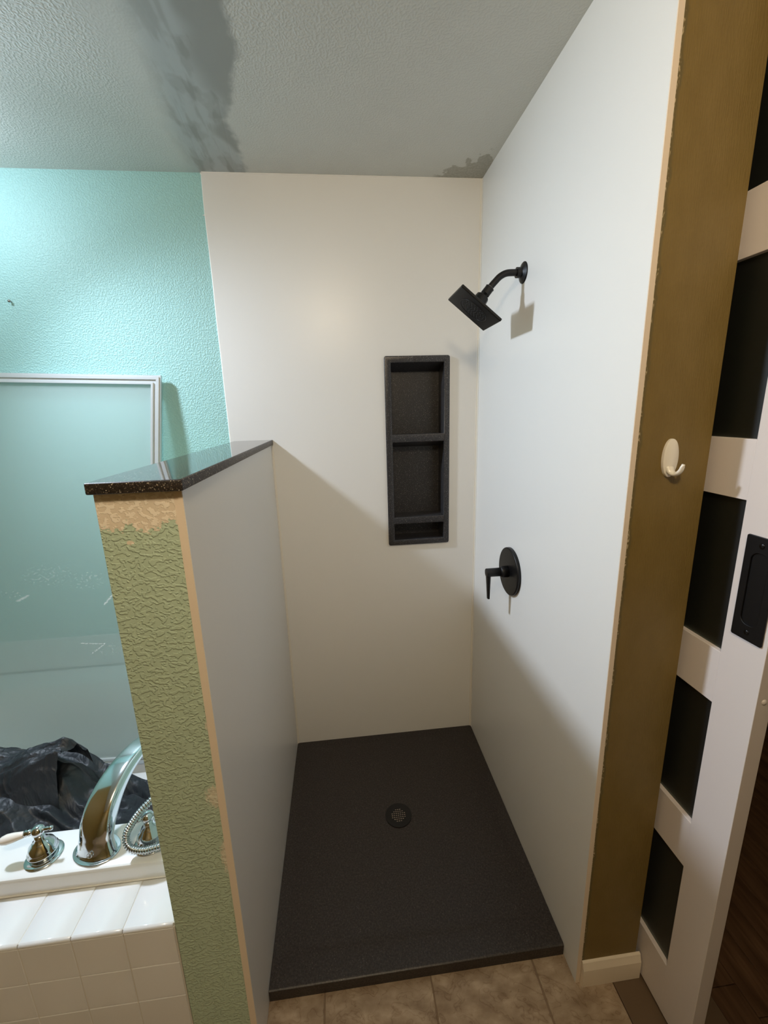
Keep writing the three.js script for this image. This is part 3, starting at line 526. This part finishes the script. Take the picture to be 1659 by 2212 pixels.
// ---------------------------------------------------------------- old framed glass leaning on the wall in the tub
{
  const TL = V3(-2.02, 1.783, 0.012), TR = V3(-1.247, 1.7545, 0.012);
  const down = V3(-0.105, -1, 0.115).normalize(), len = 1.58, across = TR.clone().sub(TL).normalize(), nrm = across.clone().cross(down).negate().normalize().multiplyScalar(-1);
  const n = nrm.z > 0 ? nrm : nrm.negate();
  const t = thing('framed_glass_panel', 'old frosted glass shower door in an aluminium frame leaning on the aqua wall', 'glass panel');
  const wd = TR.distanceTo(TL);
  const P = (a, b, c) => TL.clone().addScaledVector(across, a).addScaledVector(down, b).addScaledVector(n, c);
  const bar = (a0, a1, b0, b1, c0, c1, m0 = 0, m1 = 0) => { // hexahedron in the panel's own axes, mitred ends
    return new ConvexGeometry([P(a0, b0, c0), P(a1, b0, c0), P(a0 + m0, b1, c0), P(a1 - m1, b1, c0), P(a0, b0, c1), P(a1, b0, c1), P(a0 + m0, b1, c1), P(a1 - m1, b1, c1)]);
  };
  const fw = 0.034;
  const side = (e) => { // e 0 left, 1 right; stepped extrusion
    const A = (u) => e ? wd - u : u;
    const q = (u0, u1, c1) => new ConvexGeometry([0, 1].flatMap(k => [P(A(u0), k ? len - u0 : u0, -0.002), P(A(u1), k ? len - u1 : u1, -0.002), P(A(u0), k ? len - u0 : u0, c1), P(A(u1), k ? len - u1 : u1, c1)]));
    return merge([q(0, 0.006, 0.013), q(0.006, 0.016, 0.0165), q(0.016, 0.027, 0.012), q(0.027, fw, 0.017)]);
  };
  const tb = (e) => {
    const B = (u) => e ? len - u : u;
    const q = (u0, u1, c1) => new ConvexGeometry([[u0, u0], [wd - u0, u0], [u1, u1], [wd - u1, u1]].flatMap(([a, b]) => [P(a, B(b), -0.002), P(a, B(b), c1)]));
    return merge([q(0, 0.006, 0.013), q(0.006, 0.016, 0.0165), q(0.016, 0.027, 0.012), q(0.027, fw, 0.017)]);
  };
  for (const e of [0, 1]) { mesh('frame_stile', side(e), M.aluminium, t); mesh('frame_rail', tb(e), M.aluminium, t); }
  // dried soap scuffs on the glass, streaks with edges of their own
  const sc = greyTex(512, 512, (u, v) => {
    const patch = (cx, cy, rx, ry) => ss(1, 0.2, Math.hypot((u - cx) / rx, (v - cy) / ry));
    const n = fbm(u * 60, v * 60, 4, 256, 256, 200), st = ss(0.16, 0.42, n);
    const line = (x0, y0, x1, y1, w) => { const dx = x1 - x0, dy = y1 - y0, t = clamp(((u - x0) * dx + (v - y0) * dy) / (dx * dx + dy * dy)), d = Math.hypot(u - x0 - t * dx, v - y0 - t * dy) + 0.006 * pn(u * 90, v * 90, 256, 256, 201); return ss(w, w * 0.3, d); };
    return clamp(0.55 * st * Math.max(patch(0.42, 0.78, 0.2, 0.13), patch(0.66, 0.72, 0.14, 0.1), patch(0.8, 0.1, 0.16, 0.08), patch(0.2, 0.62, 0.12, 0.05)) + 0.7 * line(0.86, 0.66, 0.76, 0.5, 0.008) + 0.7 * line(0.62, 0.16, 0.76, 0.145, 0.006) + 0.7 * line(0.76, 0.145, 0.68, 0.06, 0.006) + 0.5 * line(0.24, 0.56, 0.3, 0.6, 0.012) + 0.5 * line(0.8, 0.82, 0.86, 0.76, 0.012));
  }, false);
  const corner = (a, b) => P(a, b, 0.0086), a0 = 0.10, a1 = wd - fw - 0.03, b0 = 0.66, b1 = 1.12, sg = new THREE.BufferGeometry();
  const c4 = [corner(a0, b1), corner(a1, b1), corner(a1, b0), corner(a0, b0)];
  sg.setAttribute('position', new THREE.Float32BufferAttribute(c4.flatMap(p => [p.x, p.y, p.z]), 3)); sg.setAttribute('uv', new THREE.Float32BufferAttribute([0, 0, 1, 0, 1, 1, 0, 1], 2)); sg.setIndex([0, 1, 2, 0, 2, 3]); sg.computeVertexNormals();
  const glassMesh = mesh('glass', bar(fw - 0.004, wd - fw + 0.004, fw - 0.004, len - fw + 0.004, 0.003, 0.008), M.frosted, t);
  mesh('soap_scuffs', sg, std({ color: 0xf2f6f6, roughness: 0.9, alphaMap: sc, transparent: true }), glassMesh).userData.label = 'white dried soap scuffs on the glass';
}

// ---------------------------------------------------------------- black plastic bag in the tub
{
  const top = (x) => { const K = [[-1.98, 0.46], [-1.9, 0.54], [-1.75, 0.575], [-1.6, 0.565], [-1.5, 0.515], [-1.42, 0.445], [-1.34, 0.385], [-1.27, 0.335], [-1.21, 0.285], [-1.17, 0.25], [-1.14, 0.22]]; for (let i = 0; i + 1 < K.length; i++) if (x <= K[i + 1][0]) return mix(K[i][1], K[i + 1][1], ss(K[i][0], K[i + 1][0], x)); return 0.26; };
  const ridge = (a, b, c) => 1 - Math.abs(perlin3.noise(a, b, c)) * 2;
  const nu = 220, nv = 130, pos = [], idx = [];
  for (let i = 0; i <= nu; i++) for (let j = 0; j <= nv; j++) {
    const u = i / nu, v = j / nv, x = mix(-1.98, -1.14, u), th = v * Math.PI, hgt = top(x) - 0.20, rz = 0.215 * Math.pow(Math.sin(Math.PI * clamp(u * 0.94 + 0.03)), 0.35);
    const cy = Math.sin(th), cz = Math.cos(th);
    const w = 0.5 * perlin3.noise(x * 4, v * 5, 7.1);
    let d = 0.040 * (ridge(x * 1.5 + w, v * 8 + w * 2 + x * 1.6, 3.3) - 0.5) + 0.012 * (ridge(x * 5 + w * 3, v * 15 + x * 4, 9.2) - 0.5) + 0.006 * (ridge(x * 13 + v * 4, v * 24, 1.7) - 0.5);
    d *= 0.35 + 0.65 * Math.sin(th);
    pos.push(x + 0.5 * d * perlin3.noise(x * 9, v * 9, 5), 0.20 + (hgt + d) * Math.pow(cy, 0.75) , 0.565 + (cz < 0 ? 0.8 : 1) * (rz + d) * Math.sign(cz) * Math.pow(Math.abs(cz), 0.8));
  }
  for (let i = 0; i < nu; i++) for (let j = 0; j < nv; j++) { const a = i * (nv + 1) + j, b = a + 1, c = a + nv + 1, e = c + 1; idx.push(a, b, c, b, e, c); }
  const g = new THREE.BufferGeometry(), buv = []; for (let i = 0; i <= nu; i++) for (let j = 0; j <= nv; j++) buv.push(i / nu * 0.84 / 0.28, j / nv * 0.62 / 0.28);
  g.setAttribute('position', new THREE.Float32BufferAttribute(pos, 3)); g.setAttribute('uv', new THREE.Float32BufferAttribute(buv, 2)); g.setIndex(idx); g.computeVertexNormals();
  const t = thing('trash_bag', 'crumpled black plastic bag lying in the bathtub', 'bag');
  mesh('bag_body', g, M.bag, t);
  // gathered neck of the bag: a folded flap with a corner sticking up
  const fp = [], fi = [], A = 60, B = 40;
  for (let i = 0; i <= A; i++) for (let j = 0; j <= B; j++) {
    const u = i / A, v = j / B, k = Math.pow(u, 0.9);
    const x = mix(-1.88, -1.462, u) + 0.012 * Math.sin(v * 7) + 0.03 * (0.4 - v) * ss(0.5, 1, u), base = top(x) - 0.004;
    const w = (v - 0.45) * mix(0.30, 0.16, k), side = Math.pow(Math.abs(v - 0.42) * 2, 2);
    const lift = 0.026 + 0.115 * ss(0.55, 1.0, u) * (1 - 0.75 * side) - 0.075 * side;
    const dd = 0.022 * (ridge(x * 6 + v * 2.5, v * 5, 2.2) - 0.5) + 0.009 * (ridge(x * 18 + v * 6, v * 12, 6.1) - 0.5);
    fp.push(x, base + lift + dd, 0.585 + w);
  }
  for (let i = 0; i < A; i++) for (let j = 0; j < B; j++) { const a = i * (B + 1) + j, b = a + 1, c = a + B + 1, e = c + 1; fi.push(a, b, c, b, e, c); }
  const fg = new THREE.BufferGeometry(), fuv = []; for (let i = 0; i <= A; i++) for (let j = 0; j <= B; j++) fuv.push(i / A * 1.5, j / B * 0.9); fg.setAttribute('uv', new THREE.Float32BufferAttribute(fuv, 2)); fg.setAttribute('position', new THREE.Float32BufferAttribute(fp, 3)); fg.setIndex(fi); fg.computeVertexNormals();
  mesh('bag_neck', fg, M.bag, t);
}

// ---------------------------------------------------------------- screw left in the wall
{
  const t = thing('wall_screw', 'small screw left in the aqua wall above the glass panel', 'screw', [-1.735, 2.022, -0.006]);
  mesh('screw_head', lathe([[0.0001, 0.0155], [0.0025, 0.0152], [0.0048, 0.013], [0.005, 0.0115], [0.0026, 0.0105], [0.0001, 0.0105]], 20).rotateX(Math.PI / 2), M.screw, t);
  mesh('screw_shank', new THREE.CylinderGeometry(0.0021, 0.0018, 0.02, 12).rotateX(Math.PI / 2).translate(0, 0, 0.0015), M.screw, t);
}

// ---------------------------------------------------------------- lamps (both outside the photograph's frame)
{
  const t = thing('ceiling_spotlight', 'white swivel spotlight on the ceiling over the bathtub', 'ceiling lamp', [COOL.pos[0], H, COOL.pos[2]]);
  mesh('base_plate', new THREE.CylinderGeometry(0.075, 0.075, 0.012, 40).translate(0, -0.006, 0), M.trimWhite, t);
  const em = std({ color: 0xffffff, roughness: 0.6 }); em.emissive.setRGB(...COOL.color); em.emissiveIntensity = 4;
  mesh('diffuser', new THREE.SphereGeometry(0.065, 36, 20).translate(0, COOL.pos[1] - H, 0), em, t);
  mesh('stem', new THREE.CylinderGeometry(0.012, 0.012, 0.05, 20).translate(0, -0.035, 0), M.trimWhite, t);
  const l = new THREE.SpotLight(0xffffff, COOL.power, 0, 1.22, 1, 2); l.color.setRGB(...COOL.color); l.position.set(0, COOL.pos[1] - H, 0); l.castShadow = true; l.shadow.radius = 3.0; l.name = 'lamp_light'; t.add(l);
  l.target.position.set(COOL.aim[0] - COOL.pos[0], COOL.aim[1] - H, COOL.aim[2] - COOL.pos[2]); l.target.name = 'lamp_aim'; t.add(l.target);
  const p = new THREE.PointLight(0xffffff, COOL.glow, 0, 2); p.color.setRGB(...COOL.color); p.position.set(0, COOL.pos[1] - H, 0); p.castShadow = true; p.shadow.radius = 3.0; p.name = 'lamp_glow'; t.add(p);
}
{
  const t = thing('ceiling_lamp', 'warm flush globe lamp on the bathroom ceiling behind the photographer', 'ceiling lamp', [WARM.pos[0], H, WARM.pos[2]]);
  mesh('base_plate', new THREE.CylinderGeometry(0.11, 0.11, 0.014, 40).translate(0, -0.007, 0), M.trimWhite, t);
  const em = std({ color: 0xffffff, roughness: 0.5 }); em.emissive.setRGB(...WARM.color); em.emissiveIntensity = 5;
  mesh('globe', new THREE.SphereGeometry(0.1, 36, 24).scale(1, 0.75, 1).translate(0, -0.082, 0), em, t);
  const l = new THREE.PointLight(0xffffff, WARM.power, 0, 2); l.color.setRGB(...WARM.color); l.position.set(0, WARM.pos[1] - H, 0); l.castShadow = true; l.shadow.radius = 4.5; l.name = 'lamp_light'; t.add(l);
}
renderer.render(scene, camera);
